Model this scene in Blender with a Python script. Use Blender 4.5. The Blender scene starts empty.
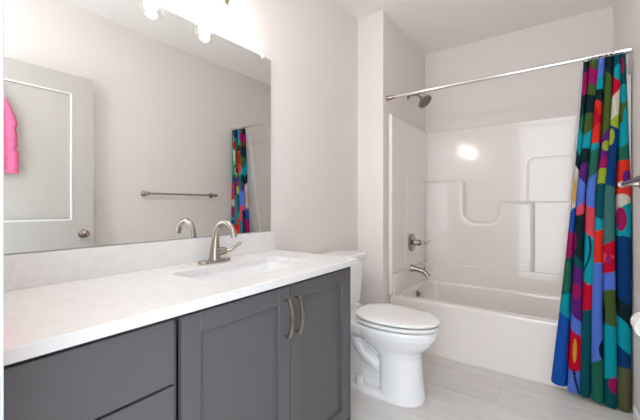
import bpy, bmesh, math, random
from mathutils import Vector, Matrix
from math import sin, cos, pi, radians
random.seed(4)
S = bpy.context.scene
COL = S.collection

# ---------------------------------------------------------------- camera
cam = bpy.data.cameras.new('camera')
cam.sensor_fit = 'HORIZONTAL'; cam.sensor_width = 36
cam.lens = 337.0 / 640 * 36
cam.shift_y = -5.0 / 640
cam.clip_start = 0.01
co = bpy.data.objects.new('camera', cam); COL.objects.link(co)
co.location = (0, 0, 1.18); co.rotation_euler = (pi/2, 0, radians(35.9))
S.camera = co

# ---------------------------------------------------------------- world and light
w = bpy.data.worlds.new('world'); S.world = w; w.use_nodes = True
bg = w.node_tree.nodes['Background']
bg.inputs[0].default_value = (0.84, 0.92, 1.0, 1); bg.inputs[1].default_value = 2.75
S.view_settings.view_transform = 'Standard'; S.view_settings.look = 'None'
S.view_settings.exposure = 0.85; S.view_settings.gamma = 1
S.view_settings.use_curve_mapping = False
S.cycles.use_denoising = True
S.cycles.max_bounces = 12; S.cycles.diffuse_bounces = 8; S.cycles.glossy_bounces = 6
S.cycles.transparent_max_bounces = 16
S.cycles.sample_clamp_indirect = 6
BULB = 78.0            # emission strength of each vanity bulb
def lamp(name, loc, e, size, col, rot=(0, 0, 0)):
    l = bpy.data.lights.new(name, 'AREA'); l.energy = e; l.size = size; l.color = col; l.shape = 'DISK'
    o = bpy.data.objects.new(name, l); COL.objects.link(o); o.location = loc; o.rotation_euler = rot
    return o

# ---------------------------------------------------------------- materials
def mat(name, col, rough=.5, metal=0, spec=.5, coat=0, noise=None, bump=None, emit=None, trans=0):
    m = bpy.data.materials.new(name); m.use_nodes = True
    nt = m.node_tree; b = nt.nodes['Principled BSDF']
    b.inputs['Base Color'].default_value = (*col, 1)
    b.inputs['Roughness'].default_value = rough
    b.inputs['Metallic'].default_value = metal
    b.inputs['Specular IOR Level'].default_value = spec
    b.inputs['Coat Weight'].default_value = coat
    b.inputs['Coat Roughness'].default_value = .05
    tc = nt.nodes.new('ShaderNodeTexCoord')
    if noise:
        sc, amt = noise
        n = nt.nodes.new('ShaderNodeTexNoise'); n.inputs['Scale'].default_value = sc; n.inputs['Detail'].default_value = 4
        nt.links.new(tc.outputs['Object'], n.inputs['Vector'])
        mx = nt.nodes.new('ShaderNodeMix'); mx.data_type = 'RGBA'
        mx.inputs['A'].default_value = (*[c*(1-amt) for c in col], 1)
        mx.inputs['B'].default_value = (*[min(1, c*(1+amt)) for c in col], 1)
        nt.links.new(n.outputs['Fac'], mx.inputs['Factor']); nt.links.new(mx.outputs['Result'], b.inputs['Base Color'])
    if bump:
        sc, st = bump
        n = nt.nodes.new('ShaderNodeTexNoise'); n.inputs['Scale'].default_value = sc; n.inputs['Detail'].default_value = 3
        nt.links.new(tc.outputs['Object'], n.inputs['Vector'])
        bp = nt.nodes.new('ShaderNodeBump'); bp.inputs['Strength'].default_value = st; bp.inputs['Distance'].default_value = .002
        nt.links.new(n.outputs['Fac'], bp.inputs['Height']); nt.links.new(bp.outputs['Normal'], b.inputs['Normal'])
    if emit:
        b.inputs['Emission Color'].default_value = (*emit[0], 1); b.inputs['Emission Strength'].default_value = emit[1]
    return m

M_wall = mat('wall_paint', (.755, .71, .68), .75, noise=(3, .012), bump=(120, .12))
M_ceil = mat('ceiling_paint', (.88, .852, .825), .85, bump=(90, .15))
M_trim = mat('white_trim_paint', (.82, .82, .82), .4, noise=(2, .01))
M_acryl = mat('white_acrylic', (.80, .75, .71), .13, coat=.35, noise=(1.5, .008))
M_porc = mat('white_porcelain', (.87, .87, .875), .1, coat=.6, noise=(2, .006))
M_seat = mat('white_seat_plastic', (.82, .81, .80), .2, coat=.2, noise=(2, .006))
M_nick = mat('brushed_nickel', (.41, .36, .31), .27, metal=1, noise=(40, .06))
M_dnick = mat('dark_nickel_face', (.20, .175, .15), .4, metal=.8, noise=(200, .4))
M_chrome = mat('chrome', (.80, .79, .78), .14, metal=1, noise=(20, .02))
M_mirror = mat('mirror_glass', (.88, .89, .88), .0, metal=1, noise=(1, .001))
M_medge = mat('mirror_edge', (.30, .34, .33), .2, noise=(5, .05))
M_cab = mat('charcoal_cabinet_paint', (.104, .101, .107), .42, noise=(6, .03), bump=(60, .05))
M_gapshade = mat('painted_gap_shade', (.03, .03, .034), .7, noise=(6, .03))  # near-black colour standing in for shade in the gap under the worktop
M_door = mat('door_paint', (.50, .475, .44), .45, noise=(3, .01))
M_pap = mat('toilet_paper', (.84, .82, .80), .9, bump=(80, .3))
M_towel = mat('pink_terry', (.70, .15, .31), .95, noise=(60, .15), bump=(260, 1.0))
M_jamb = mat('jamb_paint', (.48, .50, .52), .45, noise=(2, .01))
M_clip = mat('clear_clip_plastic', (.85, .85, .85), .2, noise=(5, .01))
M_bulb = mat('bulb_glow', (1, .9, .8), .4, noise=(3, .01), emit=((1.0, .945, .885), BULB))

# quartz worktop
M_quartz = mat('white_quartz', (.80, .795, .785), .22, coat=.15)
nt = M_quartz.node_tree; b = nt.nodes['Principled BSDF']
tc = nt.nodes.new('ShaderNodeTexCoord')
n1 = nt.nodes.new('ShaderNodeTexNoise'); n1.inputs['Scale'].default_value = 16; n1.inputs['Detail'].default_value = 8; n1.inputs['Distortion'].default_value = 1.4
r1 = nt.nodes.new('ShaderNodeValToRGB')
r1.color_ramp.elements[0].position = .35; r1.color_ramp.elements[0].color = (.715, .71, .70, 1)
r1.color_ramp.elements[1].position = .55; r1.color_ramp.elements[1].color = (.75, .745, .74, 1)
nt.links.new(tc.outputs['Object'], n1.inputs['Vector']); nt.links.new(n1.outputs['Fac'], r1.inputs['Fac'])
nt.links.new(r1.outputs['Color'], b.inputs['Base Color'])

# floor: streaky stone-look planks, long side across the room
M_floor = mat('stone_plank_floor', (.6, .58, .56), .38)
nt = M_floor.node_tree; b = nt.nodes['Principled BSDF']
tc = nt.nodes.new('ShaderNodeTexCoord')
mp = nt.nodes.new('ShaderNodeMapping'); mp.inputs['Location'].default_value = (.33, -.09, 0)
br = nt.nodes.new('ShaderNodeTexBrick'); br.offset = .35
br.inputs['Scale'].default_value = 1; br.inputs['Brick Width'].default_value = .92; br.inputs['Row Height'].default_value = .305
br.inputs['Mortar Size'].default_value = .0022; br.inputs['Mortar Smooth'].default_value = .1
br.inputs['Color1'].default_value = (.67, .645, .62, 1); br.inputs['Color2'].default_value = (.705, .68, .655, 1)
br.inputs['Mortar'].default_value = (.54, .52, .50, 1)
m2 = nt.nodes.new('ShaderNodeMapping'); m2.inputs['Scale'].default_value = (1.2, 16, 1)
n2 = nt.nodes.new('ShaderNodeTexNoise'); n2.inputs['Scale'].default_value = 1.6; n2.inputs['Detail'].default_value = 6
rr = nt.nodes.new('ShaderNodeValToRGB')
rr.color_ramp.elements[0].position = .3; rr.color_ramp.elements[0].color = (.91, .91, .91, 1)
rr.color_ramp.elements[1].position = .7; rr.color_ramp.elements[1].color = (1.06, 1.06, 1.06, 1)
mm = nt.nodes.new('ShaderNodeMix'); mm.data_type = 'RGBA'; mm.blend_type = 'MULTIPLY'; mm.inputs['Factor'].default_value = 1
L = nt.links.new
L(tc.outputs['Object'], mp.inputs['Vector']); L(mp.outputs['Vector'], br.inputs['Vector'])
L(tc.outputs['Object'], m2.inputs['Vector']); L(m2.outputs['Vector'], n2.inputs['Vector']); L(n2.outputs['Fac'], rr.inputs['Fac'])
L(br.outputs['Color'], mm.inputs['A']); L(rr.outputs['Color'], mm.inputs['B']); L(mm.outputs['Result'], b.inputs['Base Color'])

def glass_mat(name, tint=(1, 1, 1), gl=.12, fac=.1):
    m = bpy.data.materials.new(name); m.use_nodes = True; nt = m.node_tree
    nt.nodes.remove(nt.nodes['Principled BSDF']); out = nt.nodes['Material Output']
    t = nt.nodes.new('ShaderNodeBsdfTransparent'); t.inputs[0].default_value = (*tint, 1)
    g = nt.nodes.new('ShaderNodeBsdfGlossy'); g.inputs['Roughness'].default_value = gl
    mx = nt.nodes.new('ShaderNodeMixShader')
    mx.inputs[0].default_value = .07; nt.links.new(t.outputs[0], mx.inputs[1]); nt.links.new(g.outputs[0], mx.inputs[2])
    nt.links.new(mx.outputs[0], out.inputs[0])
    return m
M_glass = glass_mat('clear_shade_glass', (.985, .985, .985), .05)

# translucent liner
M_liner = bpy.data.materials.new('liner_vinyl'); M_liner.use_nodes = True
nt = M_liner.node_tree; b = nt.nodes['Principled BSDF']; out = nt.nodes['Material Output']
b.inputs['Base Color'].default_value = (.80, .82, .85, 1); b.inputs['Roughness'].default_value = .35
tl = nt.nodes.new('ShaderNodeBsdfTranslucent'); tl.inputs[0].default_value = (.85, .88, .92, 1)
tp = nt.nodes.new('ShaderNodeBsdfTransparent')
a1 = nt.nodes.new('ShaderNodeMixShader'); a1.inputs[0].default_value = .4
a2 = nt.nodes.new('ShaderNodeMixShader'); a2.inputs[0].default_value = .12
nt.links.new(b.outputs[0], a1.inputs[1]); nt.links.new(tl.outputs[0], a1.inputs[2])
nt.links.new(a1.outputs[0], a2.inputs[1]); nt.links.new(tp.outputs[0], a2.inputs[2]); nt.links.new(a2.outputs[0], out.inputs[0])

# printed curtain cloth
M_print = bpy.data.materials.new('printed_curtain_cloth'); M_print.use_nodes = True
nt = M_print.node_tree; b = nt.nodes['Principled BSDF']
at = nt.nodes.new('ShaderNodeVertexColor'); at.layer_name = 'print'
b.inputs['Roughness'].default_value = .7; b.inputs['Specular IOR Level'].default_value = .12
nw = nt.nodes.new('ShaderNodeTexNoise'); nw.inputs['Scale'].default_value = 300
bp = nt.nodes.new('ShaderNodeBump'); bp.inputs['Strength'].default_value = .1; bp.inputs['Distance'].default_value = .001
nt.links.new(nw.outputs['Fac'], bp.inputs['Height']); nt.links.new(bp.outputs['Normal'], b.inputs['Normal'])
nt.links.new(at.outputs['Color'], b.inputs['Base Color'])

# ---------------------------------------------------------------- mesh helpers
def box(bm, lo, hi, bev=0, seg=2):
    vs = [bm.verts.new((x, y, z)) for x in (lo[0], hi[0]) for y in (lo[1], hi[1]) for z in (lo[2], hi[2])]
    fs = [(0, 1, 3, 2), (4, 6, 7, 5), (0, 4, 5, 1), (2, 3, 7, 6), (0, 2, 6, 4), (1, 5, 7, 3)]
    faces = [bm.faces.new([vs[i] for i in f]) for f in fs]
    if bev:
        es = list({e for f in faces for e in f.edges})
        bmesh.ops.bevel(bm, geom=es, offset=bev, segments=seg, profile=.5, affect='EDGES')
    return bm
def frame_of(d):
    d = d.normalized(); a = Vector((0, 0, 1)) if abs(d.z) < .9 else Vector((1, 0, 0))
    u = d.cross(a).normalized(); return u, d.cross(u).normalized()
def tube(bm, pts, rad, n=16, flat=None):
    """round tube through pts; rad is a number or a list; flat=(vector, factor) squashes along vector"""
    pts = [Vector(p) for p in pts]
    rs = rad if isinstance(rad, (list, tuple)) else [rad]*len(pts)
    rings = []; u = None
    for i, p in enumerate(pts):
        d = (pts[min(i+1, len(pts)-1)] - pts[max(i-1, 0)]).normalized()
        if u is None: u, _ = frame_of(d)
        u = (u - d*u.dot(d)).normalized(); v = d.cross(u)
        ring = []
        for k in range(n):
            a = 2*pi*k/n; off = (u*cos(a) + v*sin(a))*rs[i]
            if flat: fv = Vector(flat[0]).normalized(); off -= fv*off.dot(fv)*(1-flat[1])
            ring.append(bm.verts.new(p+off))
        rings.append(ring)
    for a, c in zip(rings, rings[1:]):
        for k in range(n): bm.faces.new((a[k], a[(k+1) % n], c[(k+1) % n], c[k]))
    bm.faces.new(rings[0][::-1]); bm.faces.new(rings[-1])
    return bm
def lathe(bm, prof, origin=(0, 0, 0), axis=(0, 0, 1), n=32, cap=True):
    """prof: list of (radius, distance along axis)"""
    ax = Vector(axis).normalized(); u, v = frame_of(ax); o = Vector(origin); rings = []
    for r, h in prof:
        rings.append([bm.verts.new(o + ax*h + (u*cos(2*pi*k/n) + v*sin(2*pi*k/n))*max(r, 1e-4)) for k in range(n)])
    for a, c in zip(rings, rings[1:]):
        for k in range(n): bm.faces.new((a[k], a[(k+1) % n], c[(k+1) % n], c[k]))
    if cap: bm.faces.new(rings[0][::-1]); bm.faces.new(rings[-1])
    return bm
def loft(bm, loops, cap0=True, cap1=True):
    rings = [[bm.verts.new(p) for p in lp] for lp in loops]; n = len(rings[0])
    for a, c in zip(rings, rings[1:]):
        for k in range(n): bm.faces.new((a[k], a[(k+1) % n], c[(k+1) % n], c[k]))
    if cap0: bm.faces.new(rings[0][::-1])
    if cap1: bm.faces.new(rings[-1])
    return bm
def rrect(x0, x1, y0, y1, z, r, n=8):
    pts = []
    for cx, cy, a0 in ((x1-r, y1-r, 0), (x0+r, y1-r, pi/2), (x0+r, y0+r, pi), (x1-r, y0+r, 3*pi/2)):
        for k in range(n+1):
            a = a0 + pi/2*k/n; pts.append((cx + r*cos(a), cy + r*sin(a), z))
    return pts
def prism(bm, poly, fn, d0, d1, bev=0, seg=3):
    """poly of (a,b), fn(a,b,d)->xyz; bevels the rim at d1"""
    A = [bm.verts.new(fn(a, c, d0)) for a, c in poly]; B = [bm.verts.new(fn(a, c, d1)) for a, c in poly]; n = len(poly)
    for k in range(n): bm.faces.new((A[k], A[(k+1) % n], B[(k+1) % n], B[k]))
    bm.faces.new(A[::-1]); top = bm.faces.new(B)
    if bev: bmesh.ops.bevel(bm, geom=list(top.edges), offset=bev, segments=seg, profile=.5, affect='EDGES')
    return bm
def offset_poly(poly, d):
    n = len(poly); out = []
    area = sum(poly[i][0]*poly[(i+1) % n][1]-poly[(i+1) % n][0]*poly[i][1] for i in range(n)); sg = 1 if area > 0 else -1
    for i in range(n):
        p, q, r_ = Vector(poly[i-1]), Vector(poly[i]), Vector(poly[(i+1) % n])
        e1 = (q-p).normalized(); e2 = (r_-q).normalized()
        n1 = Vector((-e1.y, e1.x))*sg; n2 = Vector((-e2.y, e2.x))*sg
        m = (n1+n2).normalized(); k = d/max(.4, m.dot(n1)); out.append((q.x+m.x*k, q.y+m.y*k))
    return out
def ledge(bm, poly, fn, d0, d1, rad, seg=6, inset=None):
    inset = inset or rad
    clean = [p for i, p in enumerate(poly) if (Vector(p)-Vector(poly[i-1])).length > 1e-4]
    loops = [[fn(a, c, d0) for a, c in clean]]
    for k in range(seg+1):
        a = pi/2*k/seg; o = offset_poly(clean, inset*(1-cos(a)))
        loops.append([fn(x, z, d1-rad+rad*sin(a)) for x, z in o])
    loft(bm, loops, cap0=False)
    return bm
def obj(name, bm, m, parent=None, smooth=True, ang=35):
    bmesh.ops.remove_doubles(bm, verts=bm.verts, dist=1e-6)
    bmesh.ops.recalc_face_normals(bm, faces=bm.faces)
    me = bpy.data.meshes.new(name); bm.to_mesh(me); bm.free()
    if m: me.materials.append(m)
    if smooth:
        for p in me.polygons: p.use_smooth = True
        me.set_sharp_from_angle(angle=radians(ang))
    o = bpy.data.objects.new(name, me); COL.objects.link(o)
    if smooth and len(me.polygons) < 6000:
        wn = o.modifiers.new('normals', 'WEIGHTED_NORMAL'); wn.keep_sharp = True
    if parent:
        o.parent = parent
        o.matrix_parent_inverse = Matrix.Translation(world_loc(parent)).inverted()
    return o
def world_loc(o):
    v = Vector((0, 0, 0))
    while o is not None:
        v += o.location + (o.matrix_parent_inverse.translation if o.parent else Vector((0, 0, 0)))
        o = o.parent
    return v
def tag(o, label=None, cat=None, group=None, kind=None):
    if label: o['label'] = label
    if cat: o['category'] = cat
    if group: o['group'] = group
    if kind: o['kind'] = kind
    return o
def thing(name, label, cat, loc, group=None, kind=None):
    o = bpy.data.objects.new(name, None); COL.objects.link(o); o.location = loc; o.empty_display_size = .05
    return tag(o, label, cat, group, kind)
def struct(name, bm, m, label, cat):
    return tag(obj(name, bm, m), label, cat, kind='structure')
B = bmesh.new

# ---------------------------------------------------------------- room
XW, XS, XR = -1.43, -1.195, .318      # vanity wall, alcove wall, right wall
YF, YS, YB, ZC = .12, 2.53, 3.55, 2.77
struct('floor', box(B(), (XW-.1, -1.2, -.05), (XR+.1, YB+.1, 0)), M_floor, 'pale grey streaked stone plank floor', 'floor')
struct('ceiling', box(B(), (XW-.1, 0, ZC), (XR+.1, YB+.1, ZC+.08)), M_ceil, 'flat painted ceiling', 'ceiling')
struct('wall_left', box(B(), (XW-.1, 0, 0), (XW, YS, ZC)), M_wall, 'pale greige wall carrying the mirror', 'wall')
struct('wall_stub', box(B(), (XW-.1, YS, 0), (XS, YB+.1, ZC)), M_wall, 'short return wall at the head of the bathtub alcove', 'wall')
struct('wall_back', box(B(), (XS, YB, 0), (XR+.1, YB+.1, ZC)), M_wall, 'pale greige wall above the bathtub surround', 'wall')
struct('wall_right', box(B(), (XR, 0, 0), (XR+.1, YB, ZC)), M_wall, 'greige wall opposite the mirror holding the towel bar', 'wall')
bm = box(B(), (XW, 0, 0), (-.65, YF, ZC))
struct('wall_front', bm, M_wall, 'wall around the doorway beside the vanity', 'wall')
# door jamb with strike plate
bm = box(B(), (-.652, -.012, 0), (-.63, YF+.002, 2.2), .002)
jt = struct('trim_1', bm, M_jamb, 'white door jamb at the left edge of the view', 'door jamb')
bm = box(B(), (-.631, .062, .865), (-.6275, .116, .945), .001); obj('strike_plate', bm, M_nick, jt)
bm = box(B(), (XS+.001, 2.53-.0, 0), (XS+.002, 2.531, .01)); bm.free()
struct('baseboard_left', box(B(), (XW, 1.53, 0), (XW+.014, YS-.015, .09), .003), M_trim, 'white baseboard behind the toilet', 'baseboard')
struct('baseboard_stub', box(B(), (XW+.014, YS-.014, 0), (XS, YS, .09), .003), M_trim, 'white baseboard on the short return wall', 'baseboard')
struct('baseboard_right', box(B(), (XR-.014, YF, 0), (XR, 2.48, .09), .003), M_trim, 'white baseboard under the towel bar', 'baseboard')

# open door against the right wall (seen in the mirror)
d = thing('door_1', 'beige panelled bathroom door standing open against the wall, seen in the mirror', 'door', (.25, .15, 0), kind='structure')
Y0, Y1, ZT, DX = .15, 1.13, 2.185, .225
bm = box(B(), (DX+.006, Y0, .01), (DX+.034, Y1, ZT))
fr = .145
for lo, hi in (((Y0, .01), (Y0+fr, ZT)), ((Y1-fr, .01), (Y1, ZT)), ((Y0+fr, ZT-fr), (Y1-fr, ZT)), ((Y0+fr, .80), (Y1-fr, 1.062)), ((Y0+fr, .01), (Y1-fr, .2))):
    box(bm, (DX, lo[0], lo[1]), (DX+.04, hi[0], hi[1]))
obj('door_panel', bm, M_door, d, smooth=False)
bm = B()
for za, zb in ((1.062, ZT-fr), (.2, .80)):      # bead moulding round both panels
    a, c = Y0+fr, Y1-fr
    for lo, hi in (((a, za), (c, za+.012)), ((a, zb-.012), (c, zb)), ((a, za+.012), (a+.012, zb-.012)), ((c-.012, za+.012), (c, zb-.012))):
        box(bm, (DX-.003, lo[0], lo[1]), (DX+.007, hi[0], hi[1]), .002)
obj('panel_moulding', bm, M_trim, d)
bm = lathe(B(), [(.033, 0), (.033, .006), (.012, .012), (.011, .03), (.024, .038), (.03, .05), (.027, .062), (.012, .068), (0, .068)], (DX, 1.055, .955), (-1, 0, 0))
k = obj('door_knob', bm, M_nick, d); k['label'] = 'brushed nickel door knob'
bm = box(B(), (DX+.012, Y1, .9), (DX+.028, Y1+.003, 1.0)); obj('latch_plate', bm, M_nick, d)
bm = B()
for z in (.25, 1.1, 1.95): tube(bm, [(DX-.004, Y0-.008, z-.045), (DX-.004, Y0-.008, z+.045)], .007)
obj('hinge', bm, M_nick, d)

# ---------------------------------------------------------------- bathtub and surround
YT, ZR = 2.655, .42
tub = thing('bathtub', 'white alcove bathtub with a plain front apron', 'bathtub', (-.44, 3.1, 0))
x0, x1, y1 = XS+.003, XR-.003, YB-.003
def rl(dx0, dx1, dy0, dy1, z, r): return rrect(x0+dx0, x1-dx1, YT+dy0, y1-dy1, z, r, 10)
loops = [rl(0, 0, .012, 0, .001, .004), rl(0, 0, .012, 0, .30, .004), rl(0, 0, .0, 0, ZR-.045, .004), rl(0, 0, -.006, 0, ZR-.02, .006), rl(0, 0, -.004, 0, ZR-.007, .01), rl(.003, .003, .005, .003, ZR, .012),
         rl(.055, .07, .075, .115, ZR, .09), rl(.065, .085, .088, .125, ZR-.006, .10), rl(.072, .1, .098, .13, ZR-.03, .11), rl(.09, .16, .12, .15, .20, .13), rl(.12, .24, .15, .17, .11, .14), rl(.2, .34, .22, .2, .075, .12)]
obj('tub_shell', loft(B(), loops), M_acryl, tub, ang=50)
bm = B()   # raised tiling flange on three sides, up to the wall panels
box(bm, (x0+.02, y1-.104, ZR-.01), (x1-.02, y1, .597), .008, 3); box(bm, (x0, YT+.0, ZR-.01), (x0+.036, y1, .597), .006); box(bm, (x1-.036, YT, ZR-.01), (x1, y1, .597), .006)
obj('upstand', bm, M_acryl, tub)
o = obj('overflow_plate', lathe(B(), [(.034, 0), (.034, .008), (.028, .014), (.016, .016), (.016, .030), (.012, .034), (0, .034)], (x0+.075, 3.10, .345), (1, 0, .15)), M_nick, tub); o['label'] = 'round nickel overflow plate'
obj('drain', lathe(B(), [(.035, 0), (.035, .004), (.02, .006), (0, .006)], (x0+.28, 3.11, .0755)), M_nick, tub)

sr = thing('shower_surround', 'glossy white moulded wall panels above the bathtub', 'shower surround', (-.44, 3.3, .6))
ZS = 1.935
YP = 3.525                                  # face of the flat upper back panel
bm = box(B(), (x0+.02, YP, .597), (x1-.02, y1, ZS), .008)
def arc(cx, cz, r, a0, a1, n=8): return [(cx+r*cos(radians(a0+(a1-a0)*k/n)), cz+r*sin(radians(a0+(a1-a0)*k/n))) for k in range(n+1)]
XL, XRr = x0+.02, x1-.02
poly = [(XL, .55), (XL, 1.425)] + arc(-.83, 1.375, .05, 90, 0) + arc(-.69, 1.11, .088, 180, 270) + arc(-.58, 1.11, .088, 270, 360) + arc(-.44, 1.16, .052, 180, 90) + [(-.205, 1.212), (-.205, .55)]
poly = [(a, c) for a, c in poly]
ledge(bm, poly, lambda a, c, dd: (a, YP+.005-dd, c), 0, .078, .034, inset=.042)
poly = [(-.26, .55), (-.26, 1.212)] + [(XRr, 1.212), (XRr, .55)]
ledge(bm, poly, lambda a, c, dd: (a, YP+.005-dd, c), 0, .046, .016, inset=.026)
poly = [(-.27, 1.20)] + arc(-.20, 1.53, .07, 180, 90) + [(XRr, 1.60), (XRr, 1.20)]
ledge(bm, poly, lambda a, c, dd: (a, YP+.005-dd, c), 0, .0085, .0035, inset=.03)
obj('back_panel', bm, M_acryl, sr, ang=50)
for nm, xa, xb, sgn in (('side_panel', x0, x0+.03, 1), ('side_panel', x1-.03, x1, -1)):
    bm = box(B(), (xa, YT-.03, .597), (xb, y1-.02, ZS), .008, 3)
    # thicker front flange edge
    if sgn > 0:
        box(bm, (xa, YT-.035, ZR+.005), (xb+.004, YT-.005, ZS+.003), .008, 4)
        prism(bm, [(YT+.28, .60), (YT+.28, 1.38)] + [(YT+.33, 1.425), (y1-.06, 1.425), (y1-.06, .60)], lambda a, c, dd: (xb-.004+dd, a, c), 0, .009, .006, 3)
    else:
        box(bm, (xa-.004, YT-.035, ZR+.005), (xb, YT-.005, ZS+.003), .008, 4)
    obj(nm, bm, M_acryl, sr, ang=50)
XI = x0+.032      # inside face of the plumbing side
# valve
v = thing('shower_valve', 'round nickel shower valve with a lever handle on the alcove wall', 'shower valve', (XI, 3.05, .845))
vz = .832; vy = 3.05
obj('escutcheon', lathe(B(), [(.082, -.006), (.082, .004), (.074, .012), (.035, .016), (.030, .02), (0, .02)], (XI+.012, vy, vz), (1, 0, 0), 40), M_nick, v)
obj('valve_body', lathe(B(), [(.030, 0), (.028, .03), (.024, .045), (.03, .05), (.028, .072), (.018, .08), (0, .08)], (XI+.015, vy, vz), (1, 0, 0)), M_nick, v)
obj('lever', tube(B(), [(XI+.08, vy, vz), (XI+.10, vy+.004, vz+.003), (XI+.125, vy+.008, vz+.010), (XI+.165, vy+.012, vz+.016), (XI+.18, vy+.013, vz+.017)], [.020, .012, .010, .0125, .006]), M_nick, v)
# spout
s = thing('tub_spout', 'nickel bathtub spout below the valve', 'spout', (XI, 3.05, .6))
sz = .590; sy = 3.05; xs = x0+.037
obj('spout_body', tube(B(), [(xs-.002, sy, sz), (xs+.010, sy, sz), (xs+.02, sy, sz-.001), (xs+.06, sy, sz-.006), (xs+.10, sy, sz-.013), (xs+.125, sy, sz-.022), (xs+.145, sy, sz-.042), (xs+.158, sy, sz-.062)], [.035, .034, .028, .0225, .0205, .021, .0215, .020], 20), M_nick, s)
obj('diverter_knob', tube(B(), [(xs+.122, sy, sz-.012), (xs+.124, sy, sz+.010), (xs+.125, sy, sz+.020), (xs+.126, sy, sz+.028)], [.006, .005, .009, .006], 12), M_nick, s)
# shower head
sh = thing('wall_shower', 'nickel shower head on a bent arm below the curtain rod', 'shower head', (XS, 3.06, 2.19))
obj('wall_flange', lathe(B(), [(.032, 0), (.03, .006), (.014, .014), (0, .014)], (XS, 3.06, 2.205), (1, 0, 0)), M_nick, sh)
pts = [(XS+.004, 3.06, 2.205)] + [(XS+.06+.0, 3.06, 2.21)] + [(XS+.09, 3.06, 2.203), (XS+.112, 3.06, 2.187), (XS+.13, 3.06, 2.165)]
obj('shower_arm', tube(B(), pts, .0105, 14), M_nick, sh)
ax = Vector((.66, -.12, -.74)).normalized(); hp = Vector((XS+.128, 3.06, 2.17))
obj('head_body', lathe(B(), [(.014, 0), (.017, .012), (.02, .022), (.03, .032), (.062, .05), (.070, .058), (.070, .066), (.064, .070), (0, .070)], hp, ax, 36), M_nick, sh)
o = obj('spray_face', lathe(B(), [(.060, .0695), (.059, .0725), (.02, .0735), (0, .0735)], hp, ax, 36), M_dnick, sh); o['label'] = 'dark spray face of the shower head'

# ---------------------------------------------------------------- curtain rod, curtain, liner
YRD, ZRD = 2.60, 2.068
rod = thing('curtain_rod', 'straight chrome curtain rod spanning the bathtub alcove', 'curtain rod', (XS, YRD, ZRD))
obj('rod_tube', tube(B(), [(XS+.004, YRD, ZRD), (XR-.004, YRD, ZRD)], .0135, 20), M_chrome, rod)
for a, c, nx in ((XS, 1, 0), (XR, -1, 0)):
    obj('rod_end', lathe(B(), [(.021, 0), (.021, .018), (.0165, .045), (.0135, .075), (.0125, .076)], (a, YRD, ZRD), (c, 0, 0), 24), M_chrome if c < 0 else M_nick, rod)

PAL = dict(T=(.0, .115, .15), Q=(.0, .36, .44), B=(.01, .13, .50), P=(.13, .27, .72), G=(.02, .20, .13), O=(.09, .16, .03), R=(.80, .045, .02),
           C=(.60, .0, .035), M=(.38, .01, .16), U=(.15, .02, .26), N=(.005, .02, .07), W=(.72, .66, .55), K=(.80, .10, .16), D=(.004, .03, .04),
           E=(.0, .06, .25), S=(.07, .25, .23), L=(.36, .48, .04), A=(.16, .17, .08), Y=(.75, .38, .03))
SEG = [0, .13, .30, .45, .62, .79, 1.0]
TOPV = [64, 63, 61, 60, 58, 56]; BOTV = [384, 392, 399, 405, 409, 413]
STK = [
 [('D', 64), ('M', 74), ('D', 96), ('G', 116), ('Q', 132), ('D', 154), ('W', 168), ('B', 207), ('M', 231), ('T', 256), ('Q', 292), ('B', 314)],
 [('O', 62), ('M', 72), ('O', 88), ('D', 98), ('O', 116), ('Q', 134), ('D', 150), ('U', 164), ('P', 182), ('K', 205), ('D', 215), ('T', 258), ('U', 268), ('P', 318), ('C', 334), ('P', 366)],
 [('P', 60), ('Q', 80), ('D', 92), ('R', 104), ('C', 117), ('R', 128), ('Q', 146), ('G', 152), ('P', 178), ('K', 209), ('Q', 238), ('C', 285), ('T', 312)],
 [('D', 60), ('O', 77), ('U', 135), ('M', 160), ('L', 172), ('T', 187), ('Q', 221), ('R', 233), ('P', 267), ('G', 364)],
 [('T', 58), ('Q', 70), ('C', 83), ('W', 96), ('L', 120), ('E', 130), ('S', 189), ('C', 246), ('K', 257), ('C', 263), ('P', 275), ('O', 293), ('Q', 328), ('T', 381)],
 [('T', 56), ('Q', 88), ('O', 106), ('Q', 124), ('G', 148), ('R', 163), ('W', 198), ('Q', 209), ('E', 239), ('D', 304), ('Q', 324), ('E', 352), ('A', 370)],
]
# rounded motifs of the print: (s, v, half width in s, half height in v, colour)
BLOB = [(.86, 68, .05, 8, 'M'), (.55, 149, .05, 5, 'L'), (.86, 222, .06, 12, 'M'), (.93, 180, .05, 7, 'U'), (.14, 242, .05, 12, 'M'), (.20, 291, .05, 8, 'M'),
        (.20, 352, .10, 19, 'C'), (.21, 350, .012, 12, 'Y'), (.58, 352, .035, 9, 'N'), (.30, 355, .03, 18, 'C'), (.37, 265, .03, 22, 'Q'), (.73, 386, .04, 8, 'M'),
        (.70, 262, .02, 5, 'M'), (.97, 112, .04, 12, 'G'), (.77, 320, .02, 9, 'W'), (.64, 318, .03, 14, 'D'), (.05, 190, .03, 12, 'Y'), (.06, 275, .05, 16, 'G'), (.93, 128, .05, 18, 'Q'),
        (.80, 112, .02, 18, 'Q'), (.45, 330, .015, 30, 'L'), (.35, 118, .03, 8, 'C'), (.68, 140, .03, 8, 'L')]
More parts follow.
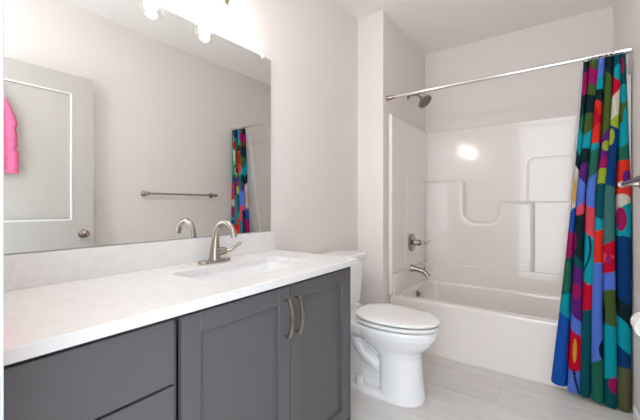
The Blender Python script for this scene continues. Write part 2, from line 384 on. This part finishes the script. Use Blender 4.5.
def print_col(s, t):
    i = max(k for k in range(6) if s >= SEG[k]-1e-9); i = min(i, 5)
    v = TOPV[i] + t*(BOTV[i]-TOPV[i])
    loc = (s-SEG[i])/(SEG[i+1]-SEG[i])
    c = STK[i][0][0]; l = loc-.5
    for q, (name, v0) in enumerate(STK[i]):
        h1 = sin(i*12.9+q*78.2)*43758.5; h1 -= math.floor(h1); h2 = sin(i*39.3+q*11.1)*2371.7; h2 -= math.floor(h2)
        if v >= v0 + (h1-.5)*34*l + (h2-.35)*34*(l*l-.06): c = name
    for bs, bv, ws, wv, nm in BLOB:
        if ((s-bs)/ws)**2 + ((v-bv)/wv)**2 < 1: c = nm
    if abs(s-(.24-.03*cos((v-368)*.08))) < .008 and 368 < v < 395: c = 'N'
    if abs(s-(.38-.05*((v-250)/25)**2)) < .007 and 238 < v < 275: c = 'N'
    return tuple((q*.66 if q > .3 else q*.5) for q in PAL[c])
def xfrac(s, t):
    K = ([0, .14, .36, .54, .71, .87, 1], [0, .09, .235, .40, .55, .74, 1], [0, .22, .38, .52, .67, .82, 1])
    a, b_, f = (K[0], K[1], t/.4) if t < .4 else (K[1], K[2], (t-.4)/.6)
    k = min(5, max(q for q in range(6) if s >= SEG[q]-1e-9)); l = (s-SEG[k])/(SEG[k+1]-SEG[k])
    e = [p+(q-p)*f for p, q in zip(a, b_)]
    l2 = l - (.17+.04*t)*sin(2*pi*l)*(1 if 0 < k < 5 else .4)
    return e[k] + (e[k+1]-e[k])*l2
def fold_bulge(s, t):
    i = max(k for k in range(6) if s >= SEG[k]-1e-9); i = min(i, 5)
    loc = (s-SEG[i])/(SEG[i+1]-SEG[i])
    amp = (.040, .062, .056, .060, .064, .052)[i]*(.7+.3*t)
    return amp*(max(0, sin(pi*loc))**.55), amp, loc, i
def curtain_sheet(ns, nt_):
    bm = B(); lay = bm.verts.layers.float_color.new('print'); g = []
    for j in range(nt_+1):
        t = j/nt_; row = []
        z = 2.048 + (.010-2.048)*t
        xl = .096 + (-.066-.096)*(t**1.2); xr = .288 + .025*min(1, t*2.5)
        for i in range(ns+1):
            s = i/ns; bu, amp, loc, k = fold_bulge(s, t)
            x = xl + (xr-xl)*xfrac(s, t) + .004*sin(t*7+k*2)*sin(pi*s)
            y = YRD + .014 - bu + .004*sin(t*9+k)
            zz = z + (.004*cos(loc*pi*2)*(t < .02)) + (.060*(1-s)*t) + .01*t*(bu/.04)*-1
            if k == 0: y -= .012*t*(1-loc)
            vtx = bm.verts.new((x, y, zz)); vtx[lay] = (*print_col(s, t), 1); row.append(vtx)
        g.append(row)
    for a, c in zip(g, g[1:]):
        for i in range(ns): bm.faces.new((a[i], a[i+1], c[i+1], c[i]))
    return bm
cur = thing('shower_curtain', 'floor-length shower curtain printed with bright abstract flowers, bunched at the right', 'shower curtain', (.12, YRD, 0))
bm = curtain_sheet(210, 420)
obj('curtain_cloth', bm, M_print, cur, ang=80)
bm = B(); g = []
for j in range(81):
    t = j/80; z = 2.03 - t*1.80; row = []
    yc = YRD+.062 + min(t/.88, 1)**1.0*.175 + max(0, t-.88)*.2
    xl = .086-.112*t; xr = .312-.045*t
    for i in range(101):
        s = i/100
        row.append(bm.verts.new((xl+(xr-xl)*s, yc+.014*(.4+.6*(1-t))*sin(s*2*pi*5), z)))
    g.append(row)
for a, c in zip(g, g[1:]):
    for i in range(100): bm.faces.new((a[i], a[i+1], c[i+1], c[i]))
ln = obj('curtain_liner', bm, M_liner, None, ang=80)
tag(ln, 'frosted white curtain liner hanging inside the bathtub behind the printed curtain', 'curtain liner')
ring0 = None
for i, s in enumerate((.03, .14, .31, .46, .60, .74, .88, .98)):
    x = .105 + .18*s
    if ring0 is None:
        bm = B(); R_ = .0165
        tube(bm, [(x+.0, YRD+.0+R_*sin(a), ZRD-.002+R_*cos(a)*1.15) for a in [radians(q) for q in range(-150, 151, 20)]], .0018, 8)
        tube(bm, [(x, YRD+R_*sin(radians(150)), ZRD-.002+R_*1.15*cos(radians(150))), (x, YRD+.004, ZRD-.030), (x, YRD+.006, ZRD-.040)], .0018, 8)
        ring0 = obj('curtain_hook', bm, M_clip, None); x00 = x
        o = ring0
    else:
        o = ring0.copy(); COL.objects.link(o); o.location = (x-x00, 0, 0)
    tag(o, 'small clear hook over the rod holding the printed curtain', 'curtain hook', 'hooks holding the shower curtain')

# ---------------------------------------------------------------- vanity
XC = -.875      # face of doors
YV1 = 1.468
van = thing('vanity_cabinet', 'charcoal bathroom vanity cabinet with shaker doors and plain drawers', 'cabinet', (-1.15, .8, 0))
bm = box(B(), (XW+.002, .125, .10), (XC-.022, YV1, .118)); box(bm, (XW+.002, .125, .0), (XC-.09, YV1, .10))
box(bm, (XW+.002, .125, .118), (XW+.012, YV1, .879)); box(bm, (XW+.012, .125, .118), (XC-.022, .143, .879)); box(bm, (XW+.012, .521, .118), (XC-.022, .539, .879)); box(bm, (XW+.012, YV1-.018, .118), (XC-.022, YV1, .879))
box(bm, (XC-.042, .143, .845), (XC-.022, YV1-.018, .879)); box(bm, (XC-.042, .143, .60), (XC-.022, .521, .70)); box(bm, (XC-.042, .143, .37), (XC-.022, .521, .42))
obj('carcass', bm, M_cab, van, smooth=False)
obj('gap_shade_strip', box(B(), (XC-.0218, .127, .845), (XC-.0205, YV1-.003, .8785)), M_gapshade, van, smooth=False)  # thin dark sheet painting the shade between worktop and door tops
for za, zb in ((.686, .862), (.404, .679), (.115, .397)):
    obj('drawer', box(B(), (XC-.02, .130, za), (XC, .520, zb), .002), M_cab, van)
def shaker(name, ya, yb, za, zb):
    f = .062; bm = B()
    box(bm, (XC-.0195, ya+.002, za+.002), (XC-.0125, yb-.002, zb-.002))
    for lo, hi in (((ya, za), (ya+f, zb)), ((yb-f, za), (yb, zb)), ((ya+f, zb-f), (yb-f, zb)), ((ya+f, za), (yb-f, za+f))):
        box(bm, (XC-.02, lo[0], lo[1]), (XC, hi[0], hi[1]), .0012, 1)
    return obj(name, bm, M_cab, van, smooth=False)
def pull(y, z0, z1, par):
    bm = B(); zc = (z0+z1)/2; n = 14; pts = []; loops = []
    for k in range(n+1):
        z = z0 + (z1-z0)*k/n; q = (z-zc)/((z1-z0)/2)
        x = XC + .022 + .018*(1-q*q); hw = .0085; th = .0045
        nx = Vector((1, 0, q*.25)).normalized()
        loops.append([(x+nx.x*a, y+c, z+nx.z*a) for a, c in ((-th, -hw), (th*.6, -hw), (th, 0), (th*.6, hw), (-th, hw))])
    loft(bm, loops)
    for z in (z0+.008, z1-.008): tube(bm, [(XC-.001, y, z), (XC+.022, y, z)], .005, 12)
    o = obj('handle', bm, M_nick, par); o['label'] = 'arched brushed nickel pull'
d1 = shaker('cabinet_door', .543, 1.008, .115, .862); d2 = shaker('cabinet_door', 1.013, 1.462, .115, .862)
pull(.976, .668, .820, d1); pull(1.038, .668, .820, d2)
obj('end_panel', box(B(), (XW+.003, YV1, .0), (XC-.001, YV1+.006, .879)), M_cab, van, smooth=False)

# worktop with sink opening
ZK = .91; XK = -.845; YK = 1.497
SX0, SX1, SY0, SY1 = -1.262, -.985, .725, 1.305
bm = B(); n = 8
outer = rrect(XW+.002, XK, YF+.003, YK, 0, .004, n)
inner = rrect(SX0, SX1, SY0, SY1, 0, .045, n)
def lv(pts, z, off=0): return [(p[0], p[1], z) for p in pts]
shrink = rrect(XW+.004, XK-.003, YF+.005, YK-.003, 0, .004, n)
rings = [lv(outer, ZK-.030), lv(outer, ZK-.003), lv(shrink, ZK), lv(inner, ZK), lv(inner, ZK-.030)]
rv = [[bm.verts.new(p) for p in r] for r in rings] ; m_ = len(rv[0])
for a, c in zip(rv, rv[1:]+[rv[0]]):
    for k in range(m_): bm.faces.new((a[k], a[(k+1) % m_], c[(k+1) % m_], c[k]))
wt = tag(obj('worktop', bm, M_quartz, None, ang=30), 'white quartz worktop with its upstand, on the charcoal vanity', 'worktop')
obj('backsplash', box(B(), (XW+.001, YF+.003, ZK), (XW+.020, YK-.005, ZK+.112), .002), M_quartz, wt)
# undermount basin
def sl(d_, z, r): return rrect(SX0-.006+d_, SX1+.006-d_, SY0-.006+d_, SY1+.006-d_, z, r, 8)
loops = [sl(-.02, ZK-.031, .05), sl(-.02, ZK-.15, .05), sl(.03, ZK-.18, .05), sl(.032, ZK-.165, .05), sl(.012, ZK-.14, .05), sl(.004, ZK-.08, .05), sl(0, ZK-.0315, .05), sl(-.02, ZK-.031, .05)]
loops = [sl(-.02, ZK-.0345, .055), sl(-.018, ZK-.15, .055), sl(.03, ZK-.185, .05), sl(.10, ZK-.188, .03)]
bm = B(); loft(bm, loops, cap0=False)
loops = [sl(-.02, ZK-.0345, .055), sl(-.02, ZK-.031, .055), sl(0, ZK-.031, .05), sl(.003, ZK-.08, .05), sl(.010, ZK-.13, .05), sl(.03, ZK-.152, .055), sl(.06, ZK-.160, .06), sl(.12, ZK-.164, .02)]
loft(bm, loops, cap0=False)
sk = tag(obj('sink', bm, M_porc, None, ang=50), 'white rectangular basin set under the quartz worktop', 'sink')
obj('sink_drain', lathe(B(), [(.024, 0), (.023, .003), (.014, .004), (0, .002)], (-1.12, 1.0, ZK-.1645)), M_nick, sk)

# faucet
FX, FY = -1.338, 1.000
fa = thing('sink_faucet', 'brushed nickel gooseneck faucet beside the basin', 'faucet', (FX, FY, ZK))
bm = B(); lo_ = []
for z, r in ((.0005, 0), (.008, 0), (.013, .004)): lo_.append(rrect(FX-.028+r, FX+.028-r, FY-.085+r, FY+.085-r, ZK+z, .0275-r, 8))
loft(bm, lo_); obj('base_plate', bm, M_nick, fa)
pts = [(FX, FY, ZK+.008), (FX, FY, ZK+.02), (FX+.001, FY, ZK+.06), (FX+.004, FY, ZK+.10), (FX+.008, FY, ZK+.125)]
rr_ = [.030, .028, .0225, .0175, .0150]
RC = .062; c0 = Vector((FX+.009+RC, FY, ZK+.130))
for k in range(1, 13):
    a = radians(180-k*14.2); pts.append((c0.x+RC*cos(a), FY, c0.z+(RC-.002)*sin(a))); rr_.append(.0148-.0012*min(k, 6)/6)
pts.append((pts[-1][0]+.003, FY, pts[-1][2]-.010)); rr_.append(.0138)
pts.append((pts[-1][0]+.001, FY, pts[-1][2]-.007)); rr_.append(.0150)
obj('spout', tube(B(), pts, rr_, 24), M_nick, fa)
obj('lever_hub', tube(B(), [(FX+.010, FY+.004, ZK+.052), (FX+.018, FY+.022, ZK+.052), (FX+.024, FY+.040, ZK+.052), (FX+.028, FY+.050, ZK+.052)], [.020, .019, .017, .010], 20), M_nick, fa)
obj('lever_handle', tube(B(), [(FX+.024, FY+.040, ZK+.052), (FX+.040, FY+.060, ZK+.056), (FX+.056, FY+.074, ZK+.070), (FX+.072, FY+.088, ZK+.088), (FX+.079, FY+.094, ZK+.093)], [.011, .008, .007, .010, .005], 14), M_nick, fa)

# ---------------------------------------------------------------- mirror
MZ0, MZ1, MY0, MY1 = 1.024, 2.047, .15, 1.463
mi = tag(obj('wall_mirror', box(B(), (XW+.001, MY0, MZ0), (XW+.007, MY1, MZ1)), M_medge, None, smooth=False), 'large frameless wall mirror above the vanity backsplash', 'mirror')
obj('mirror_glass', box(B(), (XW+.0068, MY0+.002, MZ0+.002), (XW+.0072, MY1-.002, MZ1-.002)), M_mirror, mi, smooth=False)
for y in (1.395, .30):
    bm = box(B(), (XW+.0005, y-.010, MZ1-.012), (XW+.012, y+.010, MZ1+.016), .003); obj('mirror_clip', bm, M_clip, mi)

# ---------------------------------------------------------------- vanity light
LX = XW+.085
vl = thing('vanity_light', 'three-bulb vanity light with clear glass shades above the mirror', 'wall light', (XW, .78, 2.25))
obj('backplate', box(B(), (XW, .60, 2.225), (XW+.022, .96, 2.33), .004), M_nick, vl)
obj('crossbar', tube(B(), [(LX-.03, .45, 2.275), (LX-.03, 1.115, 2.275)], .009, 14), M_nick, vl)
bm = B(); tube(bm, [(XW+.02, .78, 2.275), (LX-.03, .78, 2.275)], .012, 14); obj('arm', bm, M_nick, vl)
for y in (.505, .782, 1.059):
    hd = obj('lamp_holder', lathe(B(), [(.012, .0), (.026, -.012), (.026, -.060), (.018, -.092), (0, -.096)], (LX, y, 2.245)), M_nick, vl)
    obj('shade', lathe(B(), [(.030, .0), (.050, -.008), (.057, -.02), (.057, -.165), (.050, -.183), (.030, -.191), (.0, -.192)], (LX, y, 2.222), cap=False, n=40), M_glass, hd)
    obj('bulb', lathe(B(), [(.012, 0), (.013, -.02), (.024, -.045), (.029, -.065), (.024, -.085), (.012, -.095), (0, -.097)], (LX, y, 2.150)), M_bulb, hd)
    obj('link', tube(B(), [(LX-.03, y, 2.275), (LX-.01, y, 2.270), (LX, y, 2.240)], .008, 10), M_nick, hd)
# ---------------------------------------------------------------- toilet
TY = 1.99
tl_ = thing('toilet', 'white two-piece toilet with closed lid between vanity and bathtub', 'toilet', (-1.05, TY, 0))
def egg(xb, xf, hw, z, n=48, sq=2.3, f=.42):
    """egg outline: blunt at the back xb, rounded at the front xf"""
    pts = []; xm = xb + (xf-xb)*f
    for k in range(n):
        a = 2*pi*k/n; c, s_ = cos(a), sin(a)
        ex = 2/sq
        px = (xf-xm if c > 0 else xm-xb)*(abs(c)**(1.0 if c > 0 else ex))*(1 if c > 0 else -1)
        py = hw*(abs(s_)**(.96 if c > 0 else ex))*(1 if s_ > 0 else -1)
        pts.append((xm+px, TY+py, z))
    return pts
bm = B()
loft(bm, [egg(-.93, -.668, .128, .0, sq=4), egg(-.93, -.666, .127, .015, sq=4), egg(-.93, -.680, .118, .10, sq=4), egg(-.93, -.690, .113, .20, sq=4), egg(-.94, -.695, .113, .26, sq=3.4), egg(-1.0, -.682, .124, .30, sq=2.8), egg(-1.09, -.635, .152, .345), egg(-1.13, -.604, .176, .39), egg(-1.14, -.596, .184, .425), egg(-1.14, -.600, .181, .442)])
# deck under the tank
loft(bm, [rrect(-1.36, -1.0, TY-.10, TY+.10, .33, .05), rrect(-1.39, -1.0, TY-.165, TY+.165, .385, .05), rrect(-1.40, -1.0, TY-.178, TY+.178, .442, .05)])
# foot
loft(bm, [rrect(-1.34, -.80, TY-.126, TY+.126, 0, .05), rrect(-1.34, -.80, TY-.124, TY+.124, .028, .05), rrect(-1.33, -.82, TY-.112, TY+.112, .042, .05)])
# web and trapway behind the front column
loft(bm, [rrect(-1.28, -.9, TY-.05, TY+.05, .03, .04), rrect(-1.28, -.9, TY-.055, TY+.055, .40, .04)])
for sd in (-1, 1):
    q = TY+sd*.052
    tube(bm, [(-.90, q, .15), (-.97, q, .175), (-1.04, q, .215), (-1.10, q, .28), (-1.13, q, .35), (-1.15, q, .41)], [.030, .034, .036, .036, .036, .036], 16)
    tube(bm, [(-.92, q, .24), (-.98, q, .275), (-1.02, q, .33), (-1.04, q, .38)], [.024, .026, .026, .026], 14)
bowl = obj('bowl', bm, M_porc, tl_)
rm = bowl.modifiers.new('merge', 'REMESH'); rm.mode = 'VOXEL'; rm.voxel_size = .0055; rm.use_smooth_shade = True
sm = bowl.modifiers.new('soften', 'SMOOTH'); sm.factor = .5; sm.iterations = 4
for sd in (-1, 1):
    obj('bolt_cap', lathe(B(), [(.031, 0), (.031, .032), (.025, .048), (0, .053)], (-1.06, TY+sd*.090, .038)), M_seat, tl_)
# seat and lid
loft_s = [egg(-1.105, -0.594, .180, .449), egg(-1.11, -0.587, .188, .454), egg(-1.11, -0.587, .188, .466), egg(-1.105, -0.593, .182, .471)]
obj('seat', loft(B(), loft_s), M_seat, tl_)
loft_s = [egg(-1.105, -0.591, .184, .4785), egg(-1.11, -0.584, .190, .483), egg(-1.11, -0.584, .190, .492), egg(-1.105, -0.591, .183, .499), egg(-1.085, -0.622, .155, .504), egg(-1.05, -.75, .08, .507)]
obj('seat_lid', loft(B(), loft_s), M_seat, tl_, ang=60)
for sd in (-1, 1): obj('seat_hinge', box(B(), (-1.185, TY+sd*.075-.018, .443), (-1.14, TY+sd*.075+.018, .492), .008, 3), M_seat, tl_)
# tank
bm = B()
loft(bm, [rrect(-1.385, -1.225, TY-.195, TY+.195, .443, .03), rrect(-1.405, -1.215, TY-.21, TY+.21, .48, .03), rrect(-1.415, -1.196, TY-.238, TY+.238, .790, .03)])
obj('tank', bm, M_porc, tl_)
bm = B()
loft(bm, [rrect(-1.418, -1.188, TY-.246, TY+.246, .791, .035), rrect(-1.42, -1.180, TY-.254, TY+.254, .799, .04), rrect(-1.42, -1.180, TY-.254, TY+.254, .823, .04), rrect(-1.415, -1.186, TY-.248, TY+.248, .831, .04), rrect(-1.40, -1.20, TY-.225, TY+.225, .833, .03)])
obj('tank_lid', bm, M_porc, tl_)

# ---------------------------------------------------------------- right wall fittings
tb = thing('towel_bar', 'empty brushed nickel towel bar on the wall opposite the mirror', 'towel bar', (XR, 2.0, 1.285))
XB = .240
obj('bar', tube(B(), [(XB, 1.55, 1.285), (XB, 2.335, 1.285)], .0095, 14), M_nick, tb)
for y, sg in ((1.575, -1), (2.31, 1)):
    bm = lathe(B(), [(.028, 0), (.027, .006), (.015, .014), (.011, .03), (.012, .055), (.015, .07)], (XR, y, 1.285), (-1, 0, 0), 24)
    o = obj('post', bm, M_nick, tb)
    obj('finial', lathe(B(), [(.016, -.014), (.017, 0), (.016, .012), (.010, .024), (.004, .034), (0, .036)], (XB, y, 1.285), (0, sg, 0), 20), M_nick, o)
tp_ = thing('toilet_paper_holder', 'nickel toilet paper holder low on the wall opposite the toilet', 'toilet paper holder', (XR, 1.85, .68))
for ya, yb in ((1.895, 1.915), (1.765, 1.785)):
    obj('bracket', box(B(), (.240, ya, .672), (XR, yb, .728), .008, 3), M_chrome, tp_)
obj('spindle', tube(B(), [(.268, 1.783, .70), (.268, 1.897, .70)], .008, 12), M_chrome, tp_)
bm = B(); RR = [(.009, .0), (.044, .0), (.045, .002), (.045, .098), (.044, .1), (.009, .1), (.009, 0)]
lathe(bm, RR, (.268, 1.789, .70), (0, 1, 0), 36, cap=False)
tag(obj('toilet_paper_roll', bm, M_pap), 'partly used white toilet paper roll on the low wall holder', 'toilet paper')

# hook and pink towel hanging on the open door (seen in the mirror)
hk = thing('door_hook', 'small nickel hook on the open door holding the pink towel', 'hook', (DX, .50, 1.98))
bm = lathe(B(), [(.016, 0), (.015, .005), (.007, .010), (0, .010)], (DX, .50, 1.98), (-1, 0, 0), 20)
obj('hook_base', bm, M_nick, hk)
obj('hook_arm', tube(B(), [(DX-.006, .50, 1.98), (DX-.03, .50, 1.975), (DX-.045, .50, 1.985), (DX-.048, .50, 2.0)], [.005, .005, .005, .007], 10), M_nick, hk)
bm = B(); g = []
N1, N2 = 64, 70
for j in range(N2+1):
    t = j/N2; z = 1.975 - t*.57; row = []
    hw = .035 + .125*min(1, t*2.6)**.7 + .006*sin(t*9)
    hw -= .010*math.exp(-((t-.46)/.025)**2) + .010*math.exp(-((t-.70)/.025)**2)
    for i in range(N1+1):
        a = 2*pi*i/N1; c = cos(a); s_ = sin(a)
        th = .024*(.7+.3*t) + .008*sin(3*a+t*2)
        x = DX-.034 - th*s_ - .004*cos(c*14+t)
        band = -.004 if (.60 < t < .64 or .72 < t < .76) else 0
        row.append(bm.verts.new((x+(band if s_ < 0 else -band)+random.uniform(-.0014, .0014), .50 + hw*c, z-.012*abs(c))))
    g.append(row)
for a, c in zip(g, g[1:]):
    for i in range(N1): bm.faces.new((a[i], a[i+1], c[i+1], c[i]))
bm.faces.new(g[0][:-1]); bm.faces.new(g[-1][:-1][::-1])
tag(obj('pink_towel', bm, M_towel, ang=70), 'bright pink terry towel hanging on the open door, seen in the mirror', 'towel')
